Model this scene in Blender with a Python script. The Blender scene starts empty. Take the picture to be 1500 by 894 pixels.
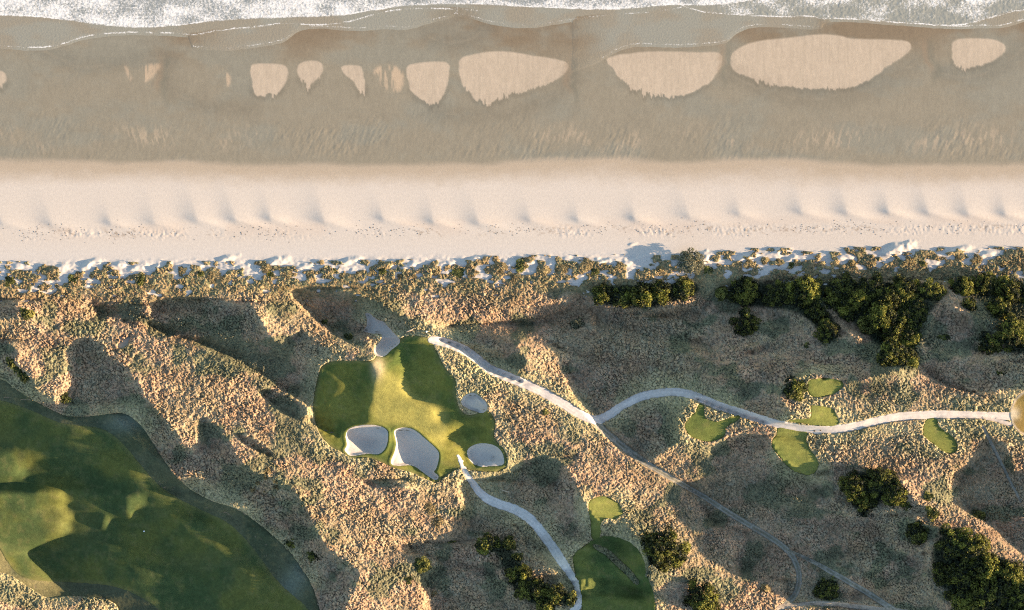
import bpy, math, random
import numpy as np
from mathutils import Vector
R = math.radians
rng = np.random.default_rng(11)
random.seed(5)

# ------------------------------------------------------------------ survey frame
# The plan of the place is surveyed in plan units of 0.2 m: U to the east, V to the south.
SC = .2            # metres per plan unit
HC = 500.          # height of the drone above the datum
EL, AZM = 11., 8.  # sun elevation, and how far the shadows turn from due west to north
TAN = math.tan(R(EL)); AZ = R(AZM)
scene = bpy.context.scene
col = scene.collection

def world(u, v, z):
    u = np.asarray(u, float); v = np.asarray(v, float); z = np.asarray(z, float)
    k = 1 - np.clip(z, -30, 30)/HC
    return np.stack([(u-750)*SC*k, (447-v)*SC*k, z], -1)

# ------------------------------------------------------------------ relief of the dunes
# sunny (L) and sheltered (S) slopes of the dunes: the relief is solved so that the low sun leaves them so
SLOPES = []
def S(*p): SLOPES.append((1, p))
def L(*p): SLOPES.append((0, p))
# terrain shade
S((-130,440),(28,442),(30,468),(0,470),(-130,472))
S((140,441),(215,450),(222,468),(200,476),(175,466),(150,468))
S((215,472),(242,440),(300,438),(375,447),(385,470),(395,490),(415,505),(432,500),(447,485),(465,500),(490,512),(520,520),(548,528),(552,548),(545,575),(540,605),(540,622),(506,628),(500,640),(485,632),(466,622),(461,600),(445,588),(420,570),(395,553),(365,535),(330,515),(290,497),(250,490))
S((437,424),(505,426),(552,440),(590,462),(640,480),(690,476),(760,476),(800,472),(835,452),(860,425),(885,440),(895,460),(960,463),(1030,455),(1060,420),(1150,412),(1250,410),(1380,412),(1395,430),(1390,445),(1445,470),(1475,505),(1640,500),(1640,560),(1480,572),(1440,577),(1390,564),(1360,548),(1345,532),(1310,545),(1285,552),(1250,562),(1235,556),(1185,552),(1160,556),(1142,575),(1150,592),(1165,605),(1150,620),(1120,618),(1080,606),(1050,596),(1015,582),(1010,592),(1000,605),(995,625),(1000,645),(975,662),(955,678),(930,668),(905,645),(885,620),(870,600),(850,580),(845,560),(830,540),(840,520),(800,500),(765,495),(760,510),(775,530),(760,545),(770,560),(735,548),(705,528),(680,508),(640,495),(600,500),(590,510),(575,522),(560,515),(552,500),(540,490),(535,512),(500,492),(475,472),(458,455),(445,443))
L((1200,430),(1215,435),(1245,470),(1275,498),(1265,505),(1235,480),(1210,450))
L((1425,445),(1440,450),(1460,478),(1450,485),(1435,465))
S((1050,662),(1075,648),(1100,638),(1128,640),(1140,665),(1165,688),(1197,697),(1212,690),(1235,690),(1260,690),(1320,700),(1335,725),(1360,750),(1330,765),(1360,772),(1385,775),(1420,790),(1455,820),(1500,850),(1640,930),(1640,1020),(1235,1020),(1235,882),(1165,884),(1158,870),(1152,848),(1090,842),(1080,818),(1095,795),(1093,776),(1050,770),(1035,748),(1022,725),(1005,705),(1040,715),(1058,700),(1060,682))
S((1405,712),(1420,688),(1445,670),(1452,640),(1475,650),(1490,690),(1640,700),(1640,880),(1500,808),(1470,780),(1440,757),(1415,742))
S((598,505),(625,503),(640,515),(650,535),(665,560),(670,575),(680,585),(695,575),(715,600),(722,625),(720,640),(735,655),(735,678),(700,683),(685,670),(680,655),(655,645),(680,630),(705,624),(650,618),(645,605),(655,600),(630,590),(605,580),(595,565),(598,540),(590,520))
S((508,630),(530,626),(560,628),(567,635),(563,655),(552,665),(538,660),(528,648),(512,640))
S((582,632),(600,628),(620,640),(643,668),(642,690),(640,703),(610,688),(595,672),(588,650))
S((690,706),(735,702),(770,682),(800,668),(820,672),(840,695),(858,735),(872,760),(905,785),(940,790),(950,820),(960,860),(960,1020),(660,1020),(640,880),(625,850),(660,830),(640,815),(610,812),(600,798),(640,797),(675,795),(692,775),(695,745),(683,722))
L((820,852),(838,850),(842,874),(826,876))
L((852,850),(885,850),(893,865),(880,872),(850,868))
S((-130,492),(18,500),(28,515),(30,535),(45,548),(60,575),(85,590),(108,592),(112,560),(113,520),(120,502),(135,496),(150,502),(160,518),(185,535),(205,560),(215,580),(230,598),(252,620),(270,650),(285,663),(305,655),(300,630),(300,610),(325,625),(342,652),(358,680),(380,695),(405,700),(435,718),(450,745),(465,775),(482,805),(515,825),(528,840),(525,860),(508,894),(500,1020),(180,1020),(165,880),(100,872),(40,862),(-130,850))
L((-130,660),(-40,664),(20,668),(57,676),(40,690),(47,700),(18,706),(-20,711),(-60,705),(-130,716))
L((-130,738),(-60,726),(-15,731),(12,722),(40,726),(66,719),(95,720),(106,733),(96,744),(114,757),(104,766),(112,784),(85,792),(44,812),(65,832),(80,848),(90,860),(100,872),(40,872),(-130,872))
L((181,728),(213,728),(220,740),(203,750),(198,764),(185,745))
L((155,755),(168,760),(174,768),(150,779))
L((228,597),(245,602),(275,622),(300,640),(300,655),(285,662),(270,645),(250,615))
S((385,575),(405,572),(445,590),(455,605),(440,615),(415,600))
S((345,633),(365,638),(395,655),(405,668),(390,665),(365,650))
S((540,706),(560,703),(598,708),(596,716),(550,718))

def inside(px, py, poly):
    r = np.zeros(px.shape, bool); n = len(poly)
    for i in range(n):
        x1, y1 = poly[i]; x2, y2 = poly[(i+1) % n]
        if y1 == y2: continue
        r ^= ((y1 > py) != (y2 > py)) & (px < (x2-x1)*(py-y1)/(y2-y1)+x1)
    return r
D = 4
us = np.arange(-130, 1640, D, dtype=float); vs = np.arange(350, 1000, D, dtype=float)
U, V = np.meshgrid(us, vs)
M = np.zeros(U.shape)
for val, p in SLOPES: M[inside(U, V, p)] = val
M[V < 395] = 0
def shiftv(a,s):  # sample a at row+s
    n=a.shape[0]; x=np.clip(np.arange(n)+s,0,n-1.001); i=x.astype(int); f=x-i
    f=f.reshape((-1,)+(1,)*(a.ndim-1))
    return a[i]*(1-f)+a[i+1]*f
def horizon(h):
    Lh=np.full(h.shape,-99.); ds=D*SC/math.cos(AZ); sh=math.tan(AZ)
    for j in range(h.shape[1]-2,-1,-1):
        c=np.maximum(h[:,j+1],Lh[:,j+1])
        Lh[:,j]=shiftv(c,sh)-TAN*ds
    return Lh
def ds_(h):  # derivative going away from sun (left & up): (h(u-D, v-D*tan)-h)/len
    L=D*SC/math.cos(AZ); o=np.zeros_like(h)
    o[:,1:]=(shiftv(h[:,:-1],-math.tan(AZ))-h[:,1:])/L
    return o
def dsT(p):
    L=D*SC/math.cos(AZ); o=np.zeros_like(p)
    o[:,1:]-=p[:,1:]/L
    o[:,:-1]+=shiftv(p[:,1:],math.tan(AZ))/L
    return o
def dn_(h):
    o=np.zeros_like(h); o[1:]=(h[1:]-h[:-1])/(D*SC); return o
def dnT(p):
    o=np.zeros_like(p); o[1:]+=p[1:]/(D*SC); o[:-1]-=p[1:]/(D*SC); return o
FLAT = inside(U, V, [(-140,560),(60,590),(170,600),(300,730),(470,860),(480,1000),(-140,1000)]) | inside(U, V, [(460,500),(640,495),(745,660),(640,705),(500,660)])
GAIN = np.where(FLAT, .1, .12)
for val, q in SLOPES:
    if val == 0: GAIN[inside(U, V, q)] = .4
DEEP = np.where(FLAT, 1.15, 2.4); MARG = np.where(FLAT, .55, .9)
WOOD = inside(U, V, [(1040,400),(1640,400),(1640,540),(1460,530),(1440,450),(1390,440),(1350,530),(1320,550),(1280,500),(1220,510),(1150,460),(1040,460)]) | inside(U, V, [(1370,775),(1430,780),(1500,840),(1640,900),(1640,1000),(1440,960),(1360,850)]) | inside(U, V, [(860,415),(1030,410),(1030,440),(940,458),(870,445)])
for a, b, r in ((1095,477,42),(1315,523,45),(852,475,26),(1265,712,45),(1300,712,45),(1215,862,40),(740,800,34),(770,835,36),(800,866,36),(1345,778,34)): WOOD |= (U-a)**2+(V-b)**2 < r*r
DEEP[WOOD] = 1.0; MARG[WOOD] = .5
def solve(N=36,mu=.05,lam=2e-5):
    beach=1/(1+np.exp((V-398)/5)); Wb=2*beach+lam
    p=np.where(M>.5,-TAN*1.04,TAN*1.1)*(1-beach)
    h=np.zeros(U.shape)
    def A(x): return dsT(ds_(x))+mu*dnT(dn_(x))+Wb*x
    for k in range(N):
        b=dsT(p); r=b-A(h); q=r.copy(); rr=(r*r).sum()
        for it in range(60 if k else 200):
            Aq=A(q); al=rr/(q*Aq).sum(); h=h+al*q; r=r-al*Aq; r2=(r*r).sum()
            if r2<1e-5: break
            q=r+r2/rr*q; rr=r2
        Lh=horizon(h)
        dsh=np.clip(h-(Lh-MARG),0,1)*(M>0.5)
        dli=np.clip(Lh+.2-h,0,1)*(M<.5)
        up=np.clip((Lh-DEEP)-h,0,2)*(M>.5)
        p=np.clip(p+(GAIN*dli-.1*dsh+.05*up),-.8,.8)*(1-beach)
    return h

HCO = solve()
def soft(a):
    a = np.pad(a, 1, 'edge'); a = (a[:-2]+2*a[1:-1]+a[2:])/4; return (a[:, :-2]+2*a[:, 1:-1]+a[:, 2:])/4
HCO = np.where(FLAT, soft(soft(HCO)), HCO)

# ------------------------------------------------------------------ noise
def _hash(i, j, s):
    i = np.asarray(i).astype(np.int64).astype(np.uint32); j = np.asarray(j).astype(np.int64).astype(np.uint32)
    x = i*np.uint32(374761393) + j*np.uint32(668265263) + np.uint32((s*2246822519 + 12345) & 0xffffffff)
    x = (x ^ (x >> np.uint32(13)))*np.uint32(1274126177)
    x = (x ^ (x >> np.uint32(16)))*np.uint32(2654435769)
    x ^= x >> np.uint32(15)
    return x.astype(np.float64)/4294967295.
def vn(x, y, s=0):
    xi = np.floor(x); yi = np.floor(y); fx = x-xi; fy = y-yi
    fx = fx*fx*(3-2*fx); fy = fy*fy*(3-2*fy)
    a = _hash(xi, yi, s); b = _hash(xi+1, yi, s); c = _hash(xi, yi+1, s); d = _hash(xi+1, yi+1, s)
    return (a*(1-fx)+b*fx)*(1-fy)+(c*(1-fx)+d*fx)*fy
def fbm(x, y, s=0, o=4):
    r = 0; a = .5; t = 0
    for k in range(o):
        r = r+a*vn(x*2**k+17.3*k, y*2**k-9.1*k, s+k*7); t += a; a *= .5
    return r/t
def ss(a, b, x):
    t = np.clip((x-a)/(b-a), 0, 1); return t*t*(3-2*t)
def worley(x, y, s):
    xi = np.floor(x); yi = np.floor(y)
    f1 = np.full(x.shape, 9.); f2 = np.full(x.shape, 9.); r1 = np.zeros(x.shape); r2 = np.zeros(x.shape)
    for di in (-1, 0, 1):
        for dj in (-1, 0, 1):
            a = xi+di; b = yi+dj
            px = a+.5+.9*(_hash(a, b, s)-.5); py = b+.5+.9*(_hash(a, b, s+1)-.5)
            d = np.hypot(px-x, py-y); n = d < f1
            f2 = np.where(n, f1, np.minimum(f2, d)); f1 = np.where(n, d, f1)
            r1 = np.where(n, _hash(a, b, s+2), r1); r2 = np.where(n, _hash(a, b, s+3), r2)
    return f1, f2, r1, r2

# ------------------------------------------------------------------ outlines
def chaikin(p, n=2, closed=True):
    p = np.array(p, float)
    for _ in range(n):
        q = np.roll(p, -1, 0) if closed else p[1:]
        a = p if closed else p[:-1]
        o = np.empty((2*len(a), p.shape[1])); o[0::2] = .75*a+.25*q; o[1::2] = .25*a+.75*q
        p = o if closed else np.vstack([p[:1], o, p[-1:]])
    return p
FAR = 60.
def sdf_poly(u, v, poly):
    """distance to the outline in plan units, negative inside"""
    o = np.full(u.shape, FAR); lo = poly.min(0)-22; hi = poly.max(0)+22
    m = (u > lo[0]) & (u < hi[0]) & (v > lo[1]) & (v < hi[1])
    if not m.any(): return o
    x = u[m]; y = v[m]; d = np.full(x.shape, 1e9)
    q = np.roll(poly, -1, 0); ins = inside(x, y, [tuple(t) for t in poly])
    for (ax, ay), (bx, by) in zip(poly, q):
        ex = bx-ax; ey = by-ay; t = np.clip(((x-ax)*ex+(y-ay)*ey)/(ex*ex+ey*ey+1e-9), 0, 1)
        d = np.minimum(d, (x-ax-t*ex)**2+(y-ay-t*ey)**2)
    d = np.sqrt(d); o[m] = np.where(ins, -d, np.minimum(d, FAR)); return o
def sdf_line(u, v, line):
    """line rows: u, v, half width -> distance beyond the half width; also the offset across"""
    line = np.array(line, float); w = line[:, 2].max()+22
    o = np.full(u.shape, FAR); ac = np.zeros(u.shape)
    lo = line[:, :2].min(0)-w; hi = line[:, :2].max(0)+w
    m = (u > lo[0]) & (u < hi[0]) & (v > lo[1]) & (v < hi[1])
    if not m.any(): return o, ac
    x = u[m]; y = v[m]; d = np.full(x.shape, 1e9); c = np.zeros(x.shape)
    for (ax, ay, aw), (bx, by, bw) in zip(line[:-1], line[1:]):
        ex = bx-ax; ey = by-ay; ll = math.hypot(ex, ey)+1e-9
        t = np.clip(((x-ax)*ex+(y-ay)*ey)/ll**2, 0, 1)
        dd = np.hypot(x-ax-t*ex, y-ay-t*ey)-(aw+(bw-aw)*t)
        n = dd < d; d = np.where(n, dd, d); c = np.where(n, ((x-ax)*ey-(y-ay)*ex)/ll, c)
    o[m] = np.minimum(d, FAR); ac[m] = c; return o, ac

FAIRWAY = chaikin([(-60,570),(0,586),(40,598),(75,615),(95,622),(140,625),(165,635),(185,655),(205,680),(225,705),(250,725),(300,750),(335,765),(360,790),(380,815),(400,845),(425,870),(452,890),(470,930),(470,990),(280,990),(262,940),(235,894),(212,878),(190,866),(160,857),(110,853),(80,853),(40,849),(20,838),(0,806),(-14,775),(-60,745)])
ROUGH = chaikin([(-60,546),(0,552),(30,575),(70,598),(100,612),(150,608),(180,603),(205,620),(225,650),(250,690),(275,715),(310,735),(350,745),(385,772),(420,802),(442,832),(460,862),(468,894),(488,960),(488,990),(190,990),(178,900),(165,878),(120,874),(95,873),(70,878),(45,862),(15,842),(0,838),(-60,836)])
GREEN = chaikin([(583,497),(600,490),(634,496),(634,506),(641,516),(646,530),(656,545),(669,555),(668,580),(674,604),(692,610),(715,598),(728,620),(722,635),(728,648),(742,662),(744,684),(730,692),(690,690),(678,684),(665,690),(650,700),(638,710),(610,694),(575,686),(545,670),(515,672),(500,662),(485,655),(470,640),(462,618),(458,600),(460,580),(465,555),(470,535),(490,528),(520,528),(545,530),(552,520),(570,508)])
PUTT_LIT = chaikin([(545,560),(555,540),(575,548),(595,560),(610,582),(640,592),(655,605),(655,635),(650,662),(632,642),(600,625),(570,622),(545,618)])
TEES = [
 (chaikin([(1181,560),(1190,554),(1225,555),(1238,562),(1230,572),(1215,580),(1195,583),(1184,578)]), 'oval mown tee beside the dark bush above the right-hand path'),
 (chaikin([(1186,592),(1200,594),(1220,598),(1226,610),(1230,624),(1196,624),(1170,620),(1150,616),(1175,614),(1190,612)]), 'small grass strip touching the upper edge of the path below the oval tee'),
 (chaikin([(1001,621),(1013,609),(1019,603),(1025,590),(1032,594),(1031,611),(1041,617),(1053,618),(1073,610),(1084,608),(1084,614),(1067,623),(1063,629),(1061,641),(1041,648),(1029,646),(1009,640)]), 'small curved tee hugging a scrub islet just below the bend of the path'),
 (chaikin([(1138,625),(1162,631),(1186,633),(1180,643),(1186,659),(1196,671),(1200,681),(1194,693),(1182,697),(1168,693),(1152,683),(1140,667),(1130,655),(1131,644),(1138,637)]), 'long kidney shaped tee hanging below the path like a drop'),
 (chaikin([(1356,613),(1374,613),(1373,625),(1387,633),(1401,645),(1404,657),(1397,665),(1385,665),(1371,652),(1351,640),(1352,629)]), 'bean shaped tee below the straight right end of the path'),
 (chaikin([(860,738),(869,729),(886,726),(906,737),(914,752),(904,761),(884,759),(879,768),(881,788),(866,794),(866,765)]), 'small rounded tee ringed by pale scrub left of the largest bush'),
 (chaikin([(866,792),(884,784),(905,787),(928,797),(942,815),(948,845),(957,866),(962,900),(962,990),(846,990),(853,890),(852,865),(840,835),(838,815),(850,803)]), 'large lower tee beside the path end with a scrub strip across it'),
]
STRIP = [(872,800,3),(890,810,4.5),(905,824,5),(920,838,5.5),(932,852,4)]
CIRCLE = chaikin([(1514+35*math.cos(t*math.pi/8), 606+36*math.sin(t*math.pi/8)) for t in range(16)])
BUNKERS = [
 (chaikin([(534,458),(544,460),(550,467),(562,471),(570,480),(578,489),(587,498),(584,505),(572,513),(566,520),(560,523),(549,521),(547,512),(558,499),(560,491),(552,489),(537,488),(531,485),(538,475),(537,465)]), 'long crooked sand bunker at the top corner of the green'),
 (chaikin([(513,627),(523,624),(538,622),(556,624),(566,629),(569,635),(567,653),(560,663),(552,666),(538,664),(513,669),(507,663),(504,659),(509,653),(506,641),(508,632)]), 'sand bunker at the lower left of the green, left one of the touching pair'),
 (chaikin([(579,629),(591,626),(607,629),(624,644),(641,659),(644,668),(639,688),(634,691),(644,698),(638,705),(621,693),(604,680),(584,683),(570,680),(579,661),(581,648),(577,634)]), 'largest sand bunker, with a tail, in the middle of the green\'s lower edge'),
 (chaikin([(683,661),(691,653),(705,649),(725,652),(735,661),(739,675),(737,682),(718,683),(701,684),(688,676)]), 'oval sand bunker beside the start of the narrow path'),
 (chaikin([(676,585),(681,579),(691,575),(701,578),(710,587),(715,594),(713,602),(705,606),(693,602),(681,597),(675,591)]), 'smallest sand bunker, cut into the right edge of the green by the scrub'),
]
P1 = [(633,498,6),(655,502,6.5),(680,512,6.5),(700,526,6.5),(715,540,7),(740,551,7),(770,563,7),(800,577,6.5),(825,592,7),(850,608,6.5),(872,617,6.5),(890,610,6.5),(910,595,6),(935,582,6.5),(965,575,6.5),(995,574,6),(1020,580,6),(1050,594,6),(1080,603,6),(1110,613,6.5),(1140,622,6),(1175,629,6),(1210,630,5.5),(1245,627,6),(1285,616,6),(1320,610,6),(1370,607,6),(1420,608,5.5),(1480,610,5.5)]
P1 = chaikin(P1, 2, False)
FORK = chaikin([(1440,612,1.5),(1462,616,3),(1480,622,3.5)], 1, False)
P2 = chaikin([(671,668,2),(680,690,3.5),(692,708,5),(708,728,6.5),(728,738,7),(752,745,7),(775,758,7),(792,778,7.5),(808,800,7),(825,825,7),(840,848,5),(849,866,4.5),(848,884,6),(838,898,7),(828,950,7)], 2, False)
TRACKS = [chaikin(t, 2, False) for t in (
 [(874,620,6),(888,634,6),(905,648,6),(930,668,6),(960,687,5),(1000,710,4),(1035,730,4.5),(1065,750,5),(1095,768,5),(1125,785,5),(1150,802,5),(1165,820,5),(1172,845,5),(1168,868,5),(1152,886,5),(1130,905,5)],
 [(1150,804,2),(1190,822,3.5),(1230,845,4.5),(1270,868,5),(1310,894,5),(1345,918,5)],
 [(1140,890,3),(1175,884,3),(1215,884,4),(1262,890,4),(1330,897,4)],
 [(1440,625,2.5),(1455,655,3),(1475,695,2.5),(1495,735,2)])]
TLAB = ['two-rut sandy track running down from the path fork', 'faint wide track branching to the bottom edge', 'pinkish bare strip along the bottom edge', 'thin worn line below the right end of the path']

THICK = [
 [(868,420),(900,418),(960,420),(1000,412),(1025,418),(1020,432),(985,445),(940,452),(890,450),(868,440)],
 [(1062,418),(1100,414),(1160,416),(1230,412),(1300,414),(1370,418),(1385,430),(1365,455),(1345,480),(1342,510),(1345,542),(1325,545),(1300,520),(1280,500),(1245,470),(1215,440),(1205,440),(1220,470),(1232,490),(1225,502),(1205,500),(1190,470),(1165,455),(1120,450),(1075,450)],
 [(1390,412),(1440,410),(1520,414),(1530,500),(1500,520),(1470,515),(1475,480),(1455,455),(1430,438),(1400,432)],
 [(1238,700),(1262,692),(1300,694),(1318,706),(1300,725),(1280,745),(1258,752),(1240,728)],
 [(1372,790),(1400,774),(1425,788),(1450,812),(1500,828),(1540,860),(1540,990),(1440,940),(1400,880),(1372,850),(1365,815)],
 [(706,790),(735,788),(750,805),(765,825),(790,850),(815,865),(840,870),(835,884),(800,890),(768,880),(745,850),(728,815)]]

# ------------------------------------------------------------------ heights
def catmull(a, x, y):
    """bicubic sample of a[row, col] at fractional rows y, cols x"""
    n, m = a.shape; x = np.clip(x, 0, m-1.001); y = np.clip(y, 0, n-1.001)
    xi = x.astype(int); yi = y.astype(int); fx = x-xi; fy = y-yi
    def w(t): return [(-t**3+2*t**2-t)/2, (3*t**3-5*t**2+2)/2, (-3*t**3+4*t**2+t)/2, (t**3-t**2)/2]
    wx = w(fx); wy = w(fy); o = 0
    for j in range(4):
        r = np.clip(yi+j-1, 0, n-1); s = 0
        for i in range(4): s = s+wx[i]*a[r, np.clip(xi+i-1, 0, m-1)]
        o = o+wy[j]*s
    return o
HUMMOCKS = [(-40,392,26,12,1.5),(22,392,22,11,1.1),(85,393,24,10,1.2),(128,388,24,13,2.0),(172,388,22,10,1.3),(198,392,18,10,1.2),(228,393,20,9,1.3),(275,396,18,10,1.3),(327,380,24,9,1.5),(352,392,16,8,1.0),(397,386,24,14,2.2),(440,393,22,9,1.2),(470,391,16,8,.9),(508,383,22,9,1.4),(562,389,26,10,1.5),(593,391,20,8,1.2),(640,390,26,10,1.4),(690,383,28,11,1.6),(735,391,22,9,1.3),(768,386,20,9,1.3),(800,390,20,10,1.2),(858,386,24,9,1.3),(880,384,18,8,1.2),(907,390,18,8,1.0),(925,358,10,4,.5),(1012,384,32,20,3.0),(1090,378,24,10,1.6),(1138,369,26,9,1.7),(1160,379,22,9,1.2),(1230,379,24,10,1.4),(1308,366,34,17,2.6),(1335,378,24,10,1.3),(1398,368,26,10,1.6),(1440,374,26,9,1.2),(1484,372,24,9,1.2),(1540,374,26,10,1.4)]
CUSPS = [(5,326),(78,328),(163,326),(228,326),(290,322),(347,322),(398,320),(476,323),(563,320),(636,324),(703,326),(778,322),(848,321),(931,320),(1012,317),(1084,312),(1176,310),(1242,311),(1303,310),(1362,311),(1420,313),(1474,313),(1535,314)]
MOUNDS = [(388,704,24,20,.9),(740,720,10,8,.5)]
def base_h(u, v):
    h = catmull(HCO, (u-us[0])/D, (v-vs[0])/D)
    out = np.maximum(np.maximum(us[0]-u, u-us[-1]), np.maximum(v-vs[-1], 0))
    h = h*(1-ss(0, 700, out)*.85)
    h = np.where(v < vs[0]+2, 0, h)
    for a, b, rx, ry, hh in HUMMOCKS:
        m = (np.abs(u-a) < rx*2.6) & (np.abs(v-b) < ry*2)
        if m.any():
            # a crest with a steep lee to the west and a long smooth face to the east
            x = (u[m]-a)+(v[m]-b)*.9; y = v[m]-b+.18*x
            x = np.where(x < 0, x/(rx*.45), x/(rx*.95)); q = np.hypot(x, y/(ry*.8))+.5*(fbm(u[m]/7, v[m]/7, 34, 2)-.5)
            h[m] += .42*hh*np.clip(1-q, 0, 1)**1.15
    for k, (a, b) in enumerate(CUSPS):
        m = (u > a-60) & (u < a+80) & (v > b-85) & (v < b+26)
        if m.any():
            k1, k2, k3 = [float(_hash(np.array(k), np.array(j), 9)) for j in (3, 5, 7)]
            t = (b+3-v[m])+.22*(u[m]-a)                    # how far up the beach the horn reaches
            c = a-(.1+.22*k1)*t-.0015*np.maximum(t, 0)**2 # the horn's crest line bends
            x = u[m]-c; am = (.32+.20*k2)*ss(-7, 4, t)*np.exp(-np.maximum(t-2, 0)/(9+11*k3))
            h[m] += am*np.where(x < 0, np.exp(-(np.abs(x)/(11.+7*k3))**1.6), np.exp(-(x/(26.+16*k1))**2))
    for a, b, rx, ry, hh in MOUNDS:
        q = ((u-a)/rx)**2+((v-b)/ry)**2; h = h-hh*np.exp(-q*2)
    return h
def ground_h(u, v):
    h = base_h(u, v)
    land = ss(395, 430, v)
    h = h+land*(fbm(u/34, v/34, 3, 3)-.5)*.5
    b = np.full(u.shape, FAR)
    for p, _ in BUNKERS: b = np.minimum(b, sdf_poly(u, v, p))
    h = h-.75*ss(1.0, -4, b)+.18*np.exp(-((b-2.5)/2.2)**2)
    # footprints and wheel marks along the drift line
    w = np.exp(-((v-345+.006*u)/7.)**2)
    h = h+w*.11*(fbm(u/2.6, v/2.6, 21, 2)-.5)*2*ss(.35, .65, fbm(u/60, v/20, 22, 2))
    fd = ss(374, 390, v+ .014*(u-300))*(1-ss(425, 445, v))
    h = h+fd*(.40*(np.abs(fbm(u/17+v/30, v/9, 31, 3)-.5)*-2+.35)+.28*(fbm(u/6, v/5, 33, 2)-.5))
    # wet ripples
    r = ss(150, 195, v)*(1-ss(225, 240, v))*ss(.45, .7, fbm(u/70, v/40, 41, 2))
    h = h+(.35*ss(160, 195, v)*(1-ss(228, 238, v))+r)*.032*(fbm((u+v*.5)/2.6, v/8, 42, 2)-.5)*2
    h = h+.02*(fbm(u/40, v/16, 45, 3)-.5)*(v < 390)
    sea = ss(5, -170, v)
    h = h-sea*1.2-ss(-200, -4000, v)*20
    return h

# ------------------------------------------------------------------ mesh from a plan grid
def grid_object(name, u1, v1, z, keep=None, colour=None, extra=None, mat=None, xy=None):
    Ug, Vg = np.meshgrid(u1, v1) if xy is None else xy
    P = world(Ug, Vg, z).reshape(-1, 3)
    ny, nx = z.shape
    idx = np.arange(ny*nx).reshape(ny, nx)
    q = np.stack([idx[:-1, :-1], idx[1:, :-1], idx[1:, 1:], idx[:-1, 1:]], -1).reshape(-1, 4)
    if keep is not None:
        kv = keep.reshape(-1); q = q[kv[q].any(1)]
    used = np.zeros(ny*nx, bool); used[q.ravel()] = True
    new = np.cumsum(used)-1; q = new[q]; P = P[used]
    me = bpy.data.meshes.new(name)
    me.vertices.add(len(P)); me.vertices.foreach_set('co', P.astype(np.float32).ravel())
    me.loops.add(q.size); me.loops.foreach_set('vertex_index', q.astype(np.int32).ravel())
    me.polygons.add(len(q)); me.polygons.foreach_set('loop_start', np.arange(0, q.size, 4, dtype=np.int32))
    me.polygons.foreach_set('loop_total', np.full(len(q), 4, np.int32))
    me.polygons.foreach_set('use_smooth', np.ones(len(q), bool))
    if colour is not None:
        a = me.attributes.new('Tone', 'FLOAT_COLOR', 'POINT')
        c = np.ones((ny*nx, 4), np.float32); c[:, :3] = colour.reshape(-1, 3); a.data.foreach_set('color', c[used].ravel())
    for k, e in (extra or {}).items():
        a = me.attributes.new(k, 'FLOAT', 'POINT'); a.data.foreach_set('value', e.reshape(-1)[used].astype(np.float32))
    me.update(calc_edges=True)
    o = bpy.data.objects.new(name, me); col.objects.link(o)
    if mat: me.materials.append(mat)
    return o
def tag(o, label=None, cat=None, group=None, kind=None):
    for k, x in (('label', label), ('category', cat), ('group', group), ('kind', kind)):
        if x: o[k] = x
    return o
def mixc(a, b, t):
    return np.asarray(a)*(1-t[..., None])+np.asarray(b)*t[..., None]

# ------------------------------------------------------------------ materials
def new_mat(name, rough=.9, spec=.2):
    m = bpy.data.materials.new(name); m.use_nodes = True; n = m.node_tree
    b = n.nodes['Principled BSDF']; b.inputs['Roughness'].default_value = rough
    b.inputs['Specular IOR Level'].default_value = spec
    return m, n, b
def toned(name, rough=.9, spec=.2, grain=((3., .25),), bump=((4., .05),), tone=None):
    """surface whose own colour comes from the Tone attribute (or one tone), broken up by fine world-space grain"""
    m, n, b = new_mat(name, rough, spec); N = n.nodes; K = n.links
    pos = N.new('ShaderNodeNewGeometry').outputs['Position']
    if tone is None:
        a = N.new('ShaderNodeAttribute'); a.attribute_name = 'Tone'; c = a.outputs['Color']
    else:
        a = N.new('ShaderNodeRGB'); a.outputs[0].default_value = (*tone, 1); c = a.outputs[0]
    for sc, am in grain:
        t = N.new('ShaderNodeTexNoise'); t.inputs['Scale'].default_value = sc; t.inputs['Detail'].default_value = 3
        K.new(pos, t.inputs['Vector'])
        r = N.new('ShaderNodeMapRange'); r.inputs['From Min'].default_value = .3; r.inputs['From Max'].default_value = .7
        r.inputs['To Min'].default_value = 1-am; r.inputs['To Max'].default_value = 1+am
        K.new(t.outputs['Fac'], r.inputs['Value'])
        x = N.new('ShaderNodeVectorMath'); x.operation = 'SCALE'; K.new(c, x.inputs[0]); K.new(r.outputs[0], x.inputs['Scale']); c = x.outputs[0]
    K.new(c, b.inputs['Base Color'])
    nrm = None
    for sc, di in bump:
        t = N.new('ShaderNodeTexNoise'); t.inputs['Scale'].default_value = sc; t.inputs['Detail'].default_value = 2
        K.new(pos, t.inputs['Vector'])
        u_ = N.new('ShaderNodeBump'); u_.inputs['Strength'].default_value = 1; u_.inputs['Distance'].default_value = di
        K.new(t.outputs['Fac'], u_.inputs['Height'])
        if nrm: K.new(nrm, u_.inputs['Normal'])
        nrm = u_.outputs['Normal']
    if nrm: K.new(nrm, b.inputs['Normal'])
    return m, n, b
M_SAND, nt, bs = toned('beach_sand', .9, .2, ((1.3, .05), (9., .05)), ((2.5, .012),))
aw = nt.nodes.new('ShaderNodeAttribute'); aw.attribute_name = 'Wet'
mr = nt.nodes.new('ShaderNodeMapRange'); mr.inputs['To Min'].default_value = .95; mr.inputs['To Max'].default_value = .42
nt.links.new(aw.outputs['Fac'], mr.inputs['Value']); nt.links.new(mr.outputs[0], bs.inputs['Roughness'])
M_HEATH = toned('heath_scrub', .9, .1, ((2.6, .14), (8., .14)), ((5., .06),))[0]
M_BLADE = toned('dry_grass', .9, .1, ((9., .1),), ())[0]
M_TURF = toned('mown_turf', .85, .1, ((1.1, .15), (5., .2)), ((6., .07),))[0]
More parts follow.
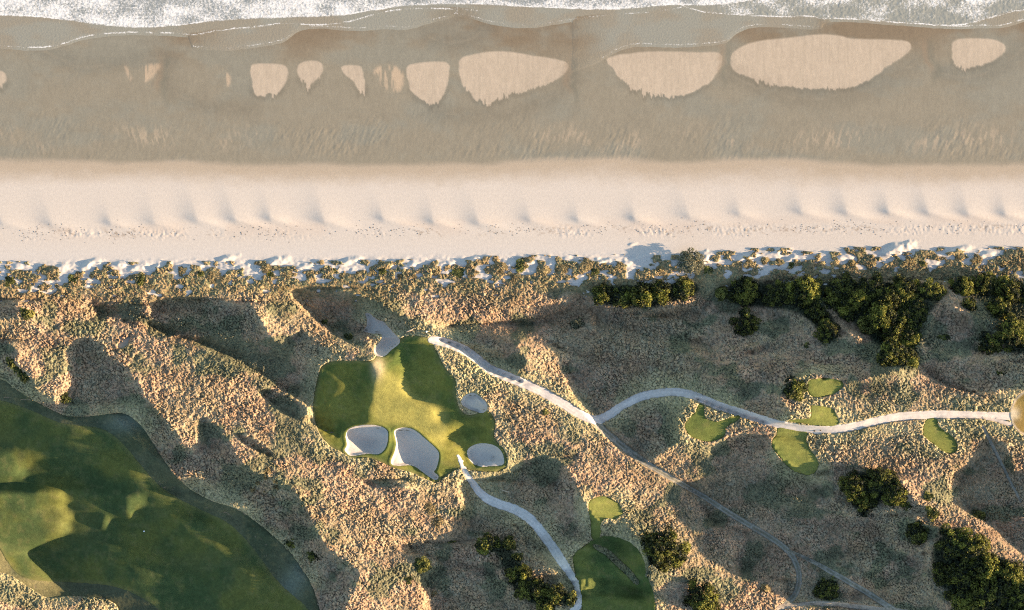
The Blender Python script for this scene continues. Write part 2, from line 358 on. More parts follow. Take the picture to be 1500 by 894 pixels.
M_ROUGH = toned('rough_grass', .9, .15, ((1.6, .2), (6., .25)), ((5., .08),))[0]
M_BUNK = toned('bunker_sand', .95, .1, ((2., .05), (8., .05)), ((5., .015),))[0]
M_PATH = toned('path_gravel', .9, .2, ((1.2, .07), (8., .08)), ((7., .012),))[0]
M_TRACK = toned('track_earth', .9, .2, ((1.5, .18), (6., .15)), ((5., .04),))[0]
def leaf_mat(name, a, b_):
    m, n, b = new_mat(name, .75, .25); N = n.nodes; K = n.links
    at = N.new('ShaderNodeAttribute'); at.attribute_name = 'Leaf'
    oi = N.new('ShaderNodeObjectInfo')
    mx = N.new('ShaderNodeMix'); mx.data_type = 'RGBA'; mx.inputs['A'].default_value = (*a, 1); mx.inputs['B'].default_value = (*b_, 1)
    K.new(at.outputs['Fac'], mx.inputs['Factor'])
    r = N.new('ShaderNodeMapRange'); r.inputs['To Min'].default_value = .8; r.inputs['To Max'].default_value = 1.2; K.new(oi.outputs['Random'], r.inputs['Value'])
    x = N.new('ShaderNodeVectorMath'); x.operation = 'SCALE'; K.new(mx.outputs['Result'], x.inputs[0]); K.new(r.outputs[0], x.inputs['Scale'])
    K.new(x.outputs[0], b.inputs['Base Color'])
    tr = N.new('ShaderNodeBsdfTranslucent'); K.new(x.outputs[0], tr.inputs['Color'])   # thin leaves let some light through
    ms = N.new('ShaderNodeMixShader'); ms.inputs[0].default_value = .26; K.new(b.outputs[0], ms.inputs[1]); K.new(tr.outputs[0], ms.inputs[2])
    K.new(ms.outputs[0], N['Material Output'].inputs['Surface']); return m
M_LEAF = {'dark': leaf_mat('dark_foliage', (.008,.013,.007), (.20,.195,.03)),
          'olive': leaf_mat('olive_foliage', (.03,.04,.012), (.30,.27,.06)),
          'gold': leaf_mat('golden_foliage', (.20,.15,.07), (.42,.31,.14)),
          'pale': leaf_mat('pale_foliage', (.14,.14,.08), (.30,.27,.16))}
M_BARK = toned('bark', .9, .1, ((9., .3),), ((12., .02),), (.09,.07,.05))[0]
M_DEAD = toned('dead_wood', .9, .1, ((9., .2),), ((12., .01),), (.42,.33,.22))[0]
M_WHITE = toned('white_paint', .5, .4, ((9., .05),), (), (.8,.8,.78))[0]
M_WEED = toned('seaweed', .8, .3, ((9., .4),), (), (.19,.14,.095))[0]

# ------------------------------------------------------------------ the ground: one sheet from the sea bed over the beach to the dunes
def stretch(a, b, first, last, n):
    """from a (fine) outwards to b"""
    t = np.linspace(0, 1, n+1)[1:]; return a+np.sign(b-a)*(first*n*t+(abs(b-a)-first*n)*t**5)
ug = np.concatenate([stretch(-132, -14000, 4, 1, 26)[::-1], np.arange(-132, 1634, 1.45), stretch(1634, 15500, 4, 1, 26)])
vg = np.concatenate([stretch(-44, -14000, 4, 1, 22)[::-1], np.arange(-44, 240, 1.45), np.arange(240, 340, 1.7), np.arange(340, 452, 1.15), np.arange(452, 1010, 3.), stretch(1010, 15000, 6, 1, 26)])
Ug, Vg = np.meshgrid(ug, vg)
zg = ground_h(Ug, Vg)
OVALS = [
 [(-10,103),(8,105),(11,115),(5,128),(-10,130)],
 [(367,96),(380,93),(415,94),(423,100),(422,112),(415,128),(400,141),(380,142),(372,137),(368,115)],
 [(436,95),(445,90),(465,89),(474,95),(472,110),(462,115),(455,130),(445,125),(436,110)],
 [(497,97),(520,95),(532,100),(536,135),(528,138),(515,115),(505,110)],
 [(594,96),(615,92),(640,90),(660,92),(657,115),(652,140),(638,157),(620,148),(608,140),(598,125)],
 [(672,85),(690,80),(715,76),(740,75),(770,80),(810,86),(833,92),(832,104),(815,118),(790,128),(760,138),(745,135),(735,145),(722,152),(700,148),(690,138),(676,125),(672,105)],
 [(885,85),(910,80),(950,75),(985,76),(1030,77),(1058,76),(1059,95),(1045,118),(1010,138),(990,142),(955,140),(930,133),(912,120),(900,103)],
 [(1069,80),(1085,68),(1110,60),(1150,56),(1200,50),(1230,52),(1245,57),(1300,58),(1333,60),(1335,72),(1325,82),(1290,105),(1270,120),(1240,130),(1200,132),(1160,128),(1115,120),(1080,108),(1069,95)],
 [(1393,58),(1420,56),(1455,57),(1475,66),(1470,82),(1440,95),(1405,102),(1395,92)]]
FAINT = [[(203,96),(232,92),(238,97),(226,112),(212,124),(206,112)], [(180,96),(188,98),(194,118),(190,120)], [(330,105),(338,110),(336,128),(330,125)], [(540,97),(592,95),(590,140),(560,130)]]
def beach_tone(u, v):
    n1 = fbm(u/90, v/40, 51, 4)-.5; n2 = fbm(u/14, v/10, 52, 3)-.5; n3 = fbm(u/3, v/9, 53, 3)-.5
    wetc = mixc((.220,.190,.138), (.180,.136,.088), ss(95, 35, v+60*n1+10*np.sin(u/70)))
    wetc = mixc(wetc, (.200,.190,.150), ss(-.1, .2, n1+.25*n2)*.6)
    wetc = wetc*(1+.16*n3+.10*n2)[..., None]
    ed = v+17*n1+2*n2+2.5*np.sin(u/140+1)
    c = mixc(wetc, (.35,.28,.205), ss(231, 243, ed)); dr = ss(243, 280, ed+8*n2)
    c = mixc(c, (.478,.415,.352), dr)
    wet = 1-ss(231, 250, ed)
    # higher pans of sand that have already dried
    up = u+5*(fbm(u/12, v/12, 54, 3)-.5); jag = (5+22*ss(.42, .72, fbm(u/22, v/60, 65, 2)))*(fbm(u/3.0, v/30, 55, 3)-.5)
    for p in OVALS:
        q = chaikin(p); lo = q.min(0); hi = q.max(0)
        m = (u > lo[0]-20) & (u < hi[0]+20) & (v > lo[1]-20) & (v < hi[1]+25)
        if not m.any(): continue
        low = ss(lo[1]+.35*(hi[1]-lo[1]), hi[1], v[m])
        s = sdf_poly(up[m], v[m]+jag[m]*low, q)
        t = ss(1.2, -1.2, s+1.2*n2[m]); c[m] = mixc(c[m], np.array((.385,.31,.23))*(1+.2*n3[m]+.12*n1[m])[..., None], t*(1-.12*ss(.55, .7, fbm(u[m]/2.5, v[m]/40, 66, 2)))); wet[m] = wet[m]*(1-.9*t)
        h_ = ss(10, 2, s)*(1-t)*low*.18; c[m] = c[m]*(1-h_)[..., None]
    for p in FAINT:
        q = chaikin(p); lo = q.min(0); hi = q.max(0)
        m = (u > lo[0]-20) & (u < hi[0]+20) & (v > lo[1]-20) & (v < hi[1]+25)
        if m.any():
            s = sdf_poly(up[m], v[m], q); t = ss(3, -4, s)*ss(.46, .58, fbm(u[m]/3.4, v[m]/30, 56, 3)); c[m] = mixc(c[m], (.38,.29,.2), t); wet[m] *= 1-.8*t
    # draining streaks above the dry line
    dens = ss(.40, .60, fbm(u/75, v/60, 57, 2))*np.exp(-((v-203-12*n1)/17.)**2)
    t = dens*ss(.52, .66, fbm((u+.35*(v-200)*np.sign(u-700)*.7)/2.6, v/13, 58, 3))*.75; c = mixc(c, (.34,.27,.19), t)
    for a, b in ((246, 120), (846, 120), (1066, 95), (1372, 90)):      # drainage runnels between the pans
        x = u-a-.06*(v-b)*np.sign(b-v)-34*n1-6*n2; t = np.exp(-(x/5.)**2)*ss(42, 20, np.abs(v-b))*.4; c = mixc(c, (.135,.13,.098), t)
        t = np.exp(-((x-(-9))/5.)**2)*ss(35, 10, np.abs(v-b+10))*.5; c = mixc(c, (.24,.175,.115), t)
    for p in ([(60,72),(110,98),(130,100),(165,93),(205,87),(240,84)], [(252,88),(240,112),(255,138),(300,156),(370,162)], [(630,55),(652,63),(690,60),(705,45),(716,33)], [(640,165),(720,172),(800,150),(838,120),(850,100)], [(1075,112),(1130,140),(1220,148),(1290,128),(1345,90)], [(1380,108),(1420,116),(1470,98),(1500,70)]):
        d_ = sdf_line(up, v, [(x_, y_, .3) for x_, y_ in chaikin(p, 2, False)])[0]; t = np.exp(-(d_/1.6)**2)*.22*ss(.35, .6, fbm(u/20, v/20, 67, 2)); c = mixc(c, (.30,.25,.18), t)
        t = np.exp(-(d_/14.)**2)*.12; c = c*(1-t)[..., None]
    # a fresher, whiter apron at the foot of the dunes; pinkish drift line
    c = mixc(c, (.475,.425,.375), ss(345, 385, v)*(1-ss(430, 450, v)))
    c = mixc(c, (.46,.36,.28), np.exp(-((v-338+.006*u)/12.)**2)*.35*ss(.4, .65, fbm(u/50, v/20, 59, 2)))
    t = np.exp(-((v-343+.006*u)/6.)**2)*ss(.58, .7, fbm(u/3.2, v/2., 60, 2))*.6*ss(.4, .6, fbm(u/45, v/20, 22, 2)); c = mixc(c, (.22,.16,.11), t)
    # bare soil under the scrub
    c = mixc(c, (.16,.12,.075), ss(432, 452, v+14*n2)); c = mixc(c, (.11,.11,.06), ss(1000, 1040, v))
    return c, wet
cg, wg = beach_tone(Ug, Vg)
blow = ((Ug-182)/13)**2+((Vg-501)/16)**2; cg = mixc(cg, (.24,.22,.18), ss(1.4, .4, blow))
ground = grid_object('ground', ug, vg, zg, None, cg, {'Wet': wg}, M_SAND); tag(ground, 'pale sandy beach with wet flats and bare sand under the dunes', None, None, 'structure')

# ------------------------------------------------------------------ the sea: foamy wash and thin tongues of swash over the wet sand
def front(*p):
    a = chaikin(p, 2, False); return a
A_LINE = front((-140,24),(0,23),(30,24),(85,28),(130,35),(175,40),(220,41),(270,37),(315,31),(370,28),(430,26),(500,24),(545,16),(600,8),(680,6),(760,10),(830,13),(880,15),(930,13),(990,7),(1030,9),(1075,5),(1110,-1),(1150,-8),(1640,-12))
FRONTS = [(A_LINE, 1.0),
 (front((-140,64),(0,68),(40,71),(70,70),(95,65),(120,55),(150,51),(190,48),(240,49),(275,51),(285,53),(320,45),(380,40),(415,34),(450,38),(500,36),(540,25),(575,15),(640,13),(700,17)), .75),
 (front((275,50),(279,62),(283,70),(300,70),(340,72),(380,66),(412,61),(425,52),(437,42),(460,38),(500,41),(530,43),(560,39),(600,42),(630,30),(660,24),(672,17)), .5),
 (front((660,20),(690,24),(720,33),(755,38),(790,38),(830,30),(860,27),(900,22),(950,20),(1000,12)), .45),
 (front((840,102),(852,98),(880,88),(900,74),(930,64),(970,67),(1010,66),(1050,64),(1065,60),(1072,52),(1080,45),(1098,37),(1140,37),(1190,40),(1204,40),(1206,33),(1215,29)), .5),
 (front((990,6),(1015,15),(1035,20),(1080,22),(1110,25),(1160,26),(1190,24),(1203,30),(1218,28),(1260,29),(1300,33),(1345,36),(1390,39),(1420,36),(1450,27),(1475,20),(1500,15),(1640,5)), .95),
 (front((1330,35),(1365,38),(1400,40),(1440,38),(1470,38),(1500,29),(1530,20),(1640,14)), .7)]
uw = np.arange(-132, 1634, 1.25); vw = np.concatenate([stretch(-44, -14000, 4, 1, 24)[::-1], np.arange(-44, 112, 1.25)])
Uw, Vw = np.meshgrid(uw, vw)
uw2 = np.concatenate([stretch(-132, -14000, 8, 1, 14)[::-1], uw, stretch(1634, 15500, 8, 1, 14)])
Uw, Vw = np.meshgrid(uw2, vw)
wob = 1.6*(fbm(Uw/9, Vw/9, 61, 3)-.5)
fade = np.ones(Uw.shape); film = np.full(Uw.shape, -99.); foam = np.zeros(Uw.shape); lineA = np.interp(uw2, A_LINE[:, 0], A_LINE[:, 1])[None, :]
for k, (f, am) in enumerate(FRONTS):
    u_, v_ = f[:, 0], f[:, 1]; o_ = np.argsort(u_, kind='stable')
    y = np.interp(uw2, u_[o_], v_[o_], left=(-99 if k in (0, 1, 5) else v_[o_][0]), right=(-99 if k in (0, 1, 5) else v_[o_][-1]))[None, :]
    if k == 0 or k == 5: y = np.where((uw2 > u_.max())[None, :], v_[o_][-1], y); y = np.where((uw2 < u_.min())[None, :] & (k == 0), v_[o_][0], y)
    if k == 1: y = np.where((uw2 < u_.min())[None, :], v_[o_][0], y)
    if k == 4: # the rip channel tongue keeps to a narrow band on its west side
        pass
    dv = (y-Vw+wob); dv = np.where(y < -90, -99, dv)
    if k in (2, 3, 4, 6): dv = np.minimum(dv, np.where(k == 6, Uw-u_.min(), np.minimum(Uw-u_.min(), u_.max()-Uw))-1+wob)
    fk = ss(0, 70, np.minimum(Uw-u_.min(), u_.max()-Uw)+24*(fbm(Uw/14, Vw/14, 69, 3)-.5)) if k in (2, 3, 4) else 1.
    fade = np.where((dv > film) | (dv > 4), np.where(dv > 4, np.where(film > 4, np.maximum(fade, fk), fk), fk), fade)
    film = np.maximum(film, dv)
    brk = .45+.75*ss(.35, .6, fbm(Uw/16, Vw/16, 62+k, 3))
    if k in (2, 3, 4): dv = np.where(Uw-u_.min() < 8+50*(k == 4)*vn(Vw/8, Uw/30, 68), -99, dv)
    foam = np.maximum(foam, am*(brk if k not in (0, 5) else brk*.6+.35)*.8*np.exp(-(np.clip(dv-.9, -9, 99)/np.where(dv > .9, 1.3, .8))**2))
    foam = np.maximum(foam, np.where(dv > 0, .16*am*np.exp(-dv/9), 0))
patch = fbm(Uw/28, Vw/16, 71, 4)
dA = lineA-Vw+wob
body = ss(-.5, 2.5, dA)
rightb = ss(1000, 1100, Uw); y5 = np.interp(uw2, FRONTS[5][0][:, 0], FRONTS[5][0][:, 1], left=-99)[None, :]
foam = np.maximum(foam, body*(.50+.16*np.exp(-dA/5)+.85*(patch-.5)))
dR = np.where(y5 < -90, -99, y5-Vw); foam = np.maximum(foam, ss(0, 3, dR)*rightb*(.16+.22*ss(4, 34, dR)+.14*np.exp(-dR/5)+1.0*(patch-.5)))
far = ss(-44, -70, Vw); foam = foam*(1-far)+far*(.30*(fbm(Uw/60, Vw/25, 73, 3) > .55))
filmc = mixc((.225,.198,.150), (.225,.215,.175), ss(.35, .65, fbm(Uw/40, Vw/22, 72, 3)))
filmc = mixc(beach_tone(Uw, Vw)[0], filmc, fade)
filmc = mixc(filmc, (.215,.225,.215), body); filmc = mixc(filmc, (.225,.225,.195), ss(0, 4, dR)*rightb)
filmc = mixc(filmc, (.08,.14,.15), ss(-60, -900, Vw))
zw = .02*ss(-1, 6, film)-.06*ss(0, -8, film)+.012+body*.05*(fbm(Uw/2.6, Vw/2.6, 75, 3)-.5)*2+.02*foam+ss(0, 4, dR)*rightb*.05*(fbm(Uw/2.6, Vw/2.6, 76, 2)-.5)*2
zw = zw+np.where(Vw > -44, .012, .05)
M_SEA, nt, bs = toned('sea_water', .6, .2, ((2., .06),), ((1.6, .03),))
N = nt.nodes; K = nt.links
src = bs.inputs['Base Color'].links[0].from_socket
pos = N.new('ShaderNodeNewGeometry').outputs['Position']
fa = N.new('ShaderNodeAttribute'); fa.attribute_name = 'Foam'
n1 = N.new('ShaderNodeTexNoise'); n1.inputs['Scale'].default_value = 1.9; n1.inputs['Detail'].default_value = 5; n1.inputs['Roughness'].default_value = .75; n1.inputs['Distortion'].default_value = .6; K.new(pos, n1.inputs['Vector'])
m1 = N.new('ShaderNodeMath'); m1.operation = 'MULTIPLY_ADD'; K.new(n1.outputs['Fac'], m1.inputs[0]); m1.inputs[1].default_value = 2.1; m1.inputs[2].default_value = -1.05
m2 = N.new('ShaderNodeMath'); m2.operation = 'ADD'; K.new(fa.outputs['Fac'], m2.inputs[0]); K.new(m1.outputs[0], m2.inputs[1])
gate = N.new('ShaderNodeMapRange'); gate.inputs['From Min'].default_value = .02; gate.inputs['From Max'].default_value = .2; K.new(fa.outputs['Fac'], gate.inputs['Value'])
m3 = N.new('ShaderNodeMapRange'); m3.inputs['From Min'].default_value = .30; m3.inputs['From Max'].default_value = .70; K.new(m2.outputs[0], m3.inputs['Value'])
m4 = N.new('ShaderNodeMath'); m4.operation = 'MULTIPLY'; K.new(m3.outputs[0], m4.inputs[0]); K.new(gate.outputs[0], m4.inputs[1])
mx = N.new('ShaderNodeMix'); mx.data_type = 'RGBA'; K.new(m4.outputs[0], mx.inputs['Factor']); K.new(src, mx.inputs['A']); mx.inputs['B'].default_value = (.62,.60,.57,1)
K.new(mx.outputs['Result'], bs.inputs['Base Color'])
sea = grid_object('sea', uw2, vw, zw, film > -8, filmc, {'Foam': np.clip(foam, 0, 1)}, M_SEA); tag(sea, 'white foaming sea edge with thin tongues of swash', None, None, 'structure')

# ------------------------------------------------------------------ mown turf, bunkers, paths and tracks
def local_grid(lo, hi, step):
    u1 = np.arange(lo[0], hi[0]+step, step); v1 = np.arange(lo[1], hi[1]+step, step)
    return u1, v1, *np.meshgrid(u1, v1)
def clip_box(q, pad=6):
    lo = np.maximum(q.min(0)-pad, (-128, -60)); hi = np.minimum(q.max(0)+pad, (1628, 1004)); return lo, hi
def turf_tone(u, v, base, light, dry=.5):
    n = fbm(u/42, v/42, 81, 4); n2 = fbm(u/7, v/7, 82, 3); c = mixc(base, light, ss(.3, .7, n)); c = mixc(c, (.13,.105,.045), ss(.55, .75, n2)*dry*.6)
    return c*(.85+.3*n2)[..., None]
def turf(name, poly, base, light, mat, off=.1, step=1.3, rough=.02, dry=.5, hole=None, tone=None, wob=.8):
    lo, hi = clip_box(poly); u1, v1, u, v = local_grid(lo, hi, step)
    s = sdf_poly(u, v, poly)+wob*2*(fbm(u/5, v/5, 83, 2)-.5)
    z = ground_h(u, v)+off-.75*ss(-.5, 3.5, s)+rough*(fbm(u/2.2, v/2.2, 84, 3)-.5)*2
    if hole is not None: z = z-.9*ss(.5, -2, hole(u, v))
    c = turf_tone(u, v, base, light, dry)
    if tone: c = tone(u, v, c, s)
    return grid_object(name, u1, v1, z, s < 4, c, None, mat)
def bunk_sdf(u, v):
    b = np.full(u.shape, FAR)
    for p, _ in BUNKERS: b = np.minimum(b, sdf_poly(u, v, p))
    return b
def rough_tone(u, v, c, s):
    t = np.maximum(ss(16, 2, np.abs(u-4))*ss(735, 750, v), ss(110, 60, u)*ss(838, 852, v)); c = mixc(c, (.22,.18,.08), t*.55)
    t = ss(90, 130, u)*ss(848, 856, v)*.5; c = mixc(c, (.05,.055,.03), t)
    t = np.exp(-(((u-180)/28)**2+((v-620)/14)**2))+np.exp(-(((u-432)/20+(v-850)/45)**2+((v-850)/34)**2)); return mixc(c, (.115,.13,.10), np.clip(t, 0, 1)*.8)
o = turf('rough_grass', ROUGH, (.05,.06,.03), (.085,.085,.045), M_ROUGH, .06, 1.4, .10, .6, None, rough_tone, 1.5); tag(o, 'long rough grass bordering the lower left fairway', None, None, 'stuff')
def fair_tone(u, v, c, s):
    c = mixc(c, (.10,.10,.04), ss(.5, .75, fbm(u/60, v/25, 86, 3))*.2); return mixc(c, (.14,.125,.05), ss(-8, -1, s)*.35)
o = turf('fairway', FAIRWAY, (.046,.068,.023), (.098,.102,.025), M_TURF, .12, 1.5, .012, .35, None, fair_tone, .5); tag(o, 'broad mown fairway in the lower left corner', None, None, 'structure')
def green_tone(u, v, c, s):
    p = sdf_poly(u, v, PUTT_LIT); c = mixc(c, (.255,.225,.060), ss(8, -8, p)*.85)  # lighter putting turf over the sunlit zone, some sunlight put into its colour
    sand = np.exp(-(((u-553)/9)**2+((v-538)/16)**2)); c = mixc(c, (.34,.27,.16), np.clip(sand*1.1, 0, .8)); return mixc(c, (.16,.14,.06), ss(-7, 0, s)*.5)
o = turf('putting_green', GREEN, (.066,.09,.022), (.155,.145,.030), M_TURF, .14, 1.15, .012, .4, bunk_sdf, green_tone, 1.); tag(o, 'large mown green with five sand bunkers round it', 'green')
strip_hole = lambda u, v: sdf_line(u, v, STRIP)[0]
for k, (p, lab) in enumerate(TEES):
    o = turf('tee_box', p, (.098,.120,.030) if k < 6 else (.055,.082,.024), (.165,.168,.042) if k < 6 else (.11,.12,.03), M_TURF, .30, 1.1, .012, .45, strip_hole if k == 6 else None, None, .9 if k < 6 else 3.); tag(o, lab, 'tee', 'mown tees among the scrub')  # last tee coloured darker for its shade, the others brighter as sunlit turf
o = turf('grass_circle', CIRCLE, (.17,.115,.035), (.24,.165,.05), M_TURF, .35, 1.1, .02, .3, None, lambda u, v, c, s: mixc(mixc(c, (.40,.33,.24), ss(-5, -1, s)), (.42,.36,.26), np.exp(-(((v-606)/9)**2))*ss(1500, 1484, u)), .8); tag(o, 'round dry yellowish turf circle where the path ends at the right edge', 'green')
for p, lab in BUNKERS:
    lo, hi = clip_box(p); u1, v1, u, v = local_grid(lo, hi, 1.0)
    s = sdf_poly(u, v, p)+.7*(fbm(u/4, v/4, 87, 2)-.5)
    z = ground_h(u, v)+.10-.9*ss(.3, 2.4, s)+.03*(fbm(u/3, v/3, 88, 2)-.5)
    c = mixc((.46,.395,.335), (.42,.37,.32), fbm(u/12, v/12, 89, 3))
    o = grid_object('sand_bunker', u1, v1, z, s < 3, c, None, M_BUNK); tag(o, lab, 'bunker', 'sand bunkers round the green')
def lane(name, line, off, c1, c2, mat, lab, ruts=0., soft=1.6, step=1.1, w=1.):
    line = np.array(line); q = line[:, :2]; lo, hi = clip_box(q, 16); u1, v1, u, v = local_grid(lo, hi, step)
    s, a = sdf_line(u, v, line*np.array([1, 1, w])); s = s+2.2*(fbm(u/5, v/5, 91, 3)-.5)*2
    hw = 5.
    z = ground_h(u, v)+off-.7*ss(-.4, soft+1.8, s)+.02*(fbm(u/3, v/3, 92, 2)-.5)
    c = mixc(c1, c2, fbm(u/9, v/9, 93, 3)); c = c*(1+.2*(fbm(u/2.4+v/9, v/2.4, 94, 2)-.5)+.16*(fbm(u/22, v/22, 97, 3)-.5))[..., None]
    if ruts:
        r = np.exp(-((np.abs(a)-2.6)/1.1)**2); c = mixc(c, (.14,.13,.085), (1-r)*ruts*ss(.3, .55, fbm(u/5, v/5, 95, 2)+.1)); z = z+(1-r)*ruts*.10*(fbm(u/2.5, v/2.5, 96, 2))
    else:
        c = c*(1-.10*np.exp(-((np.abs(a)-2.8)/1.)**2))[..., None]
    o = grid_object(name, u1, v1, z, s < 4.5, c, None, mat); tag(o, lab, None, None, 'structure'); return o
lane('path', P1, .22, (.51,.445,.39), (.45,.405,.365), M_PATH, 'pale gravel path winding from the green to the grass circle')
lane('path', FORK, .26, (.38,.33,.29), (.36,.31,.27), M_PATH, 'short spur of the pale path meeting the grass circle')
lane('path', P2, .22, (.62,.565,.50), (.50,.465,.42), M_PATH, 'narrow pale path dropping from the green to the bottom edge')
for i, t in enumerate(TRACKS):
    lane('dirt_track', t, .12+.03*i, (.31,.27,.215) if i != 2 else (.40,.30,.22), (.27,.24,.19), M_TRACK, TLAB[i], .8 if i < 2 else .3, 2.2)

# ------------------------------------------------------------------ heath: low clumped scrub over the dunes
uh = np.arange(-128, 1630, 1.02); vh = np.arange(362, 1006, 1.02)
Uh, Vh = np.meshgrid(uh, vh)
dd = np.full(Uh.shape, FAR)
for p in [ROUGH, GREEN, CIRCLE]+[t for t, _ in TEES]+[b for b, _ in BUNKERS]: dd = np.minimum(dd, sdf_poly(Uh, Vh, p))
st = sdf_line(Uh, Vh, STRIP)[0]; dd = np.maximum(dd, -st)
for l in (P1, FORK, P2): dd = np.minimum(dd, sdf_line(Uh, Vh, l)[0])
dt = np.full(Uh.shape, FAR)
for l in TRACKS: dt = np.minimum(dt, sdf_line(Uh, Vh, l)[0])
ux = Uh+4.5*(fbm(Uh/13, Vh/13, 101, 2)-.5)*2+2.0*(fbm(Uh/3.6, Vh/3.6, 105, 2)-.5)*2; vx = Vh+4.5*(fbm(Uh/13, Vh/13, 102, 2)-.5)*2+2.0*(fbm(Uh/3.6, Vh/3.6, 106, 2)-.5)*2
# bigger tussocks in some hollows, small heather on the backs, combed grass on steep sides
sizem = ss(.42, .58, fbm(Uh/48, Vh/48, 121, 3)); comb = ss(.46, .60, fbm(Uh/60, Vh/44, 122, 3))
wa = worley((ux*.86+vx*.5)/3.9, (vx*.86-ux*.5)/3.5, 104); wb = worley(ux/5.6+31, vx/4.8+7, 124); wc = worley((ux*.8+vx*.6)/5.6+5, (vx*.8-ux*.6)/3.0+9, 128)
pick = lambda j: np.where(comb > .5, wc[j], np.where(sizem > .5, wb[j], wa[j]))
f1, f2, r1, r2 = [pick(j) for j in range(4)]
g1, g2, q1, q2 = worley(ux/2.6+5, vx/2.4+3, 108)
e = np.clip(f2-f1, 0, 1); e2 = np.clip(g2-g1, 0, 1)
dome = np.clip(1-(f1/.85)**2, 0, 1)**.8*np.clip(e/.16, 0, 1)**.6*(.25+.95*r1)
tall = .55+.75*(fbm(Uh/30, Vh/30, 109, 4)-.3)
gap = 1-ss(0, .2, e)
# matted, combed grass between the tussocks: ridges that follow a wandering grain
th = 2.2*fbm(Uh/55, Vh/55, 131, 2)*math.pi; ca, sa = np.cos(.6+.9*(fbm(Uh/60, Vh/60, 132, 2)-.5)), np.sin(.6+.9*(fbm(Uh/60, Vh/60, 132, 2)-.5))
gx_ = (ux*ca+vx*sa)/7.5; gy_ = (vx*ca-ux*sa)/3.2
mat_ = 1-np.abs(2*fbm(gx_, gy_, 133, 3)-1)*2.2; mat2 = 1-np.abs(2*fbm(ux/4.2, vx/4.2, 134, 3)-1)*2.2
mix_ = ss(.36, .62, fbm(Uh/34, Vh/34, 135, 3))
bump = -.32*gap*(1-.6*mix_)+tall*(dome*(.80-.55*mix_)+np.clip(mat_, -.5, 1)*(.12+.34*mix_)+np.clip(mat2, -.5, 1)*.26+.22*np.clip(1-(g1/.8)**2, 0, 1)*(.15+.85*q1))+.28*(fbm(Uh/1.9, Vh/1.9, 110, 2)-.5)+.15
r2 = .45*r2+.55*np.clip((fbm(Uh/5, Vh/5, 136, 3)-.5)*2.4+.5, 0, 1); r1 = r1*(1-.5*mix_)
edge = np.interp(uh, [-130, 0, 150, 300, 450, 600, 750, 900, 1000, 1100, 1250, 1400, 1640], [391, 391, 392, 391, 389, 388, 382, 381, 382, 372, 370, 367, 367])[None, :]
tt = (Vh-edge+9)/74. + 1.9*(fbm(Uh/13, Vh/7, 111, 4)-.5)
tt = np.where(Vh < edge-8, -1, tt)
cover = ss(.16, .42, tt)
cover = cover*ss(-1.2, 1.6, dd+1.2*(r1-.5))*(1-.95*ss(1.5, -1.5, dt))
blow = ((Uh-182)/11)**2+((Vh-501)/14)**2; cover = cover*ss(.35, 1.25, blow+2.2*(fbm(Uh/5, Vh/5, 138, 3)-.38))
zh = ground_h(Uh, Vh)+(bump+.9*(fbm(Uh/15, Vh/12, 137, 3)-.5)*ss(3, 14, dd))*ss(.05, .5, cover)*(.55+.45*ss(30, 60, Vh-edge))-.6*(1-ss(.05, .4, cover))+.05
# tones: each clump of its own plant
straw = np.array((.265,.188,.110)); pink = np.array((.285,.186,.115)); grey = np.array((.150,.152,.108)); olive = np.array((.098,.112,.062)); rust = np.array((.255,.155,.085)); cream = np.array((.32,.25,.16)); gold = np.array((.245,.165,.075)); moss = np.array((.065,.075,.038))
pn = fbm(Uh/70, Vh/55, 112, 4); pm = fbm(Uh/26, Vh/26, 113, 3); pb = fbm(Uh/38, Vh/30, 116, 4)
c = mixc(straw, pink, ss(.4, .6, pn)); c = mixc(c, grey, ss(.50, .25, r2)*.5); c = mixc(c, olive, ss(.70, .85, r2)*.4)
c = mixc(c, cream, ss(.82, .9, r1)*.3); c = mixc(c, rust, ss(.54, .68, fbm(Uh/32, Vh/20, 114, 3))*.4); c = mixc(c, moss, ss(.88, .93, q2)*.35)
c = mixc(c, mixc(moss, olive, r2), ss(.52, .64, pb)*.72)
near = ss(34, 6, dd)*(dd < 50)*ss(-1, 12, st); c = mixc(c, mixc((.34,.28,.155), (.24,.21,.105), r2), near*ss(.35, .6, fbm(Uh/40, Vh/40, 115, 2)+.12*near)*.75)
fz = 1-ss(28, 60, Vh-edge+25*(pm-.5)); c = mixc(c, mixc(gold, (.18,.135,.07), r2), fz*.85); c = mixc(c, olive, fz*(q2 > .62)*.7)
c = mixc(c, moss, ss(3, -1, st)*.75); c = mixc(c, (.06,.05,.032), gap*.3); c = c*1.24*(.86+.34*(pm-.5)*2+.14)[..., None]  # gap term darkens the cracks in colour, standing in for their shade
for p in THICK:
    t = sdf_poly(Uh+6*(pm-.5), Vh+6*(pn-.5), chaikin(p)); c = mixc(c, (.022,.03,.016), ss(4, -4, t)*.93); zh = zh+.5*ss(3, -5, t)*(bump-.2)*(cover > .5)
c = c*(.86+.3*q1)[..., None]
heath = grid_object('heath_scrub', uh, vh, zh, cover > .02, c, None, M_HEATH); tag(heath, 'low clumped heath scrub covering the dunes', None, None, 'stuff')

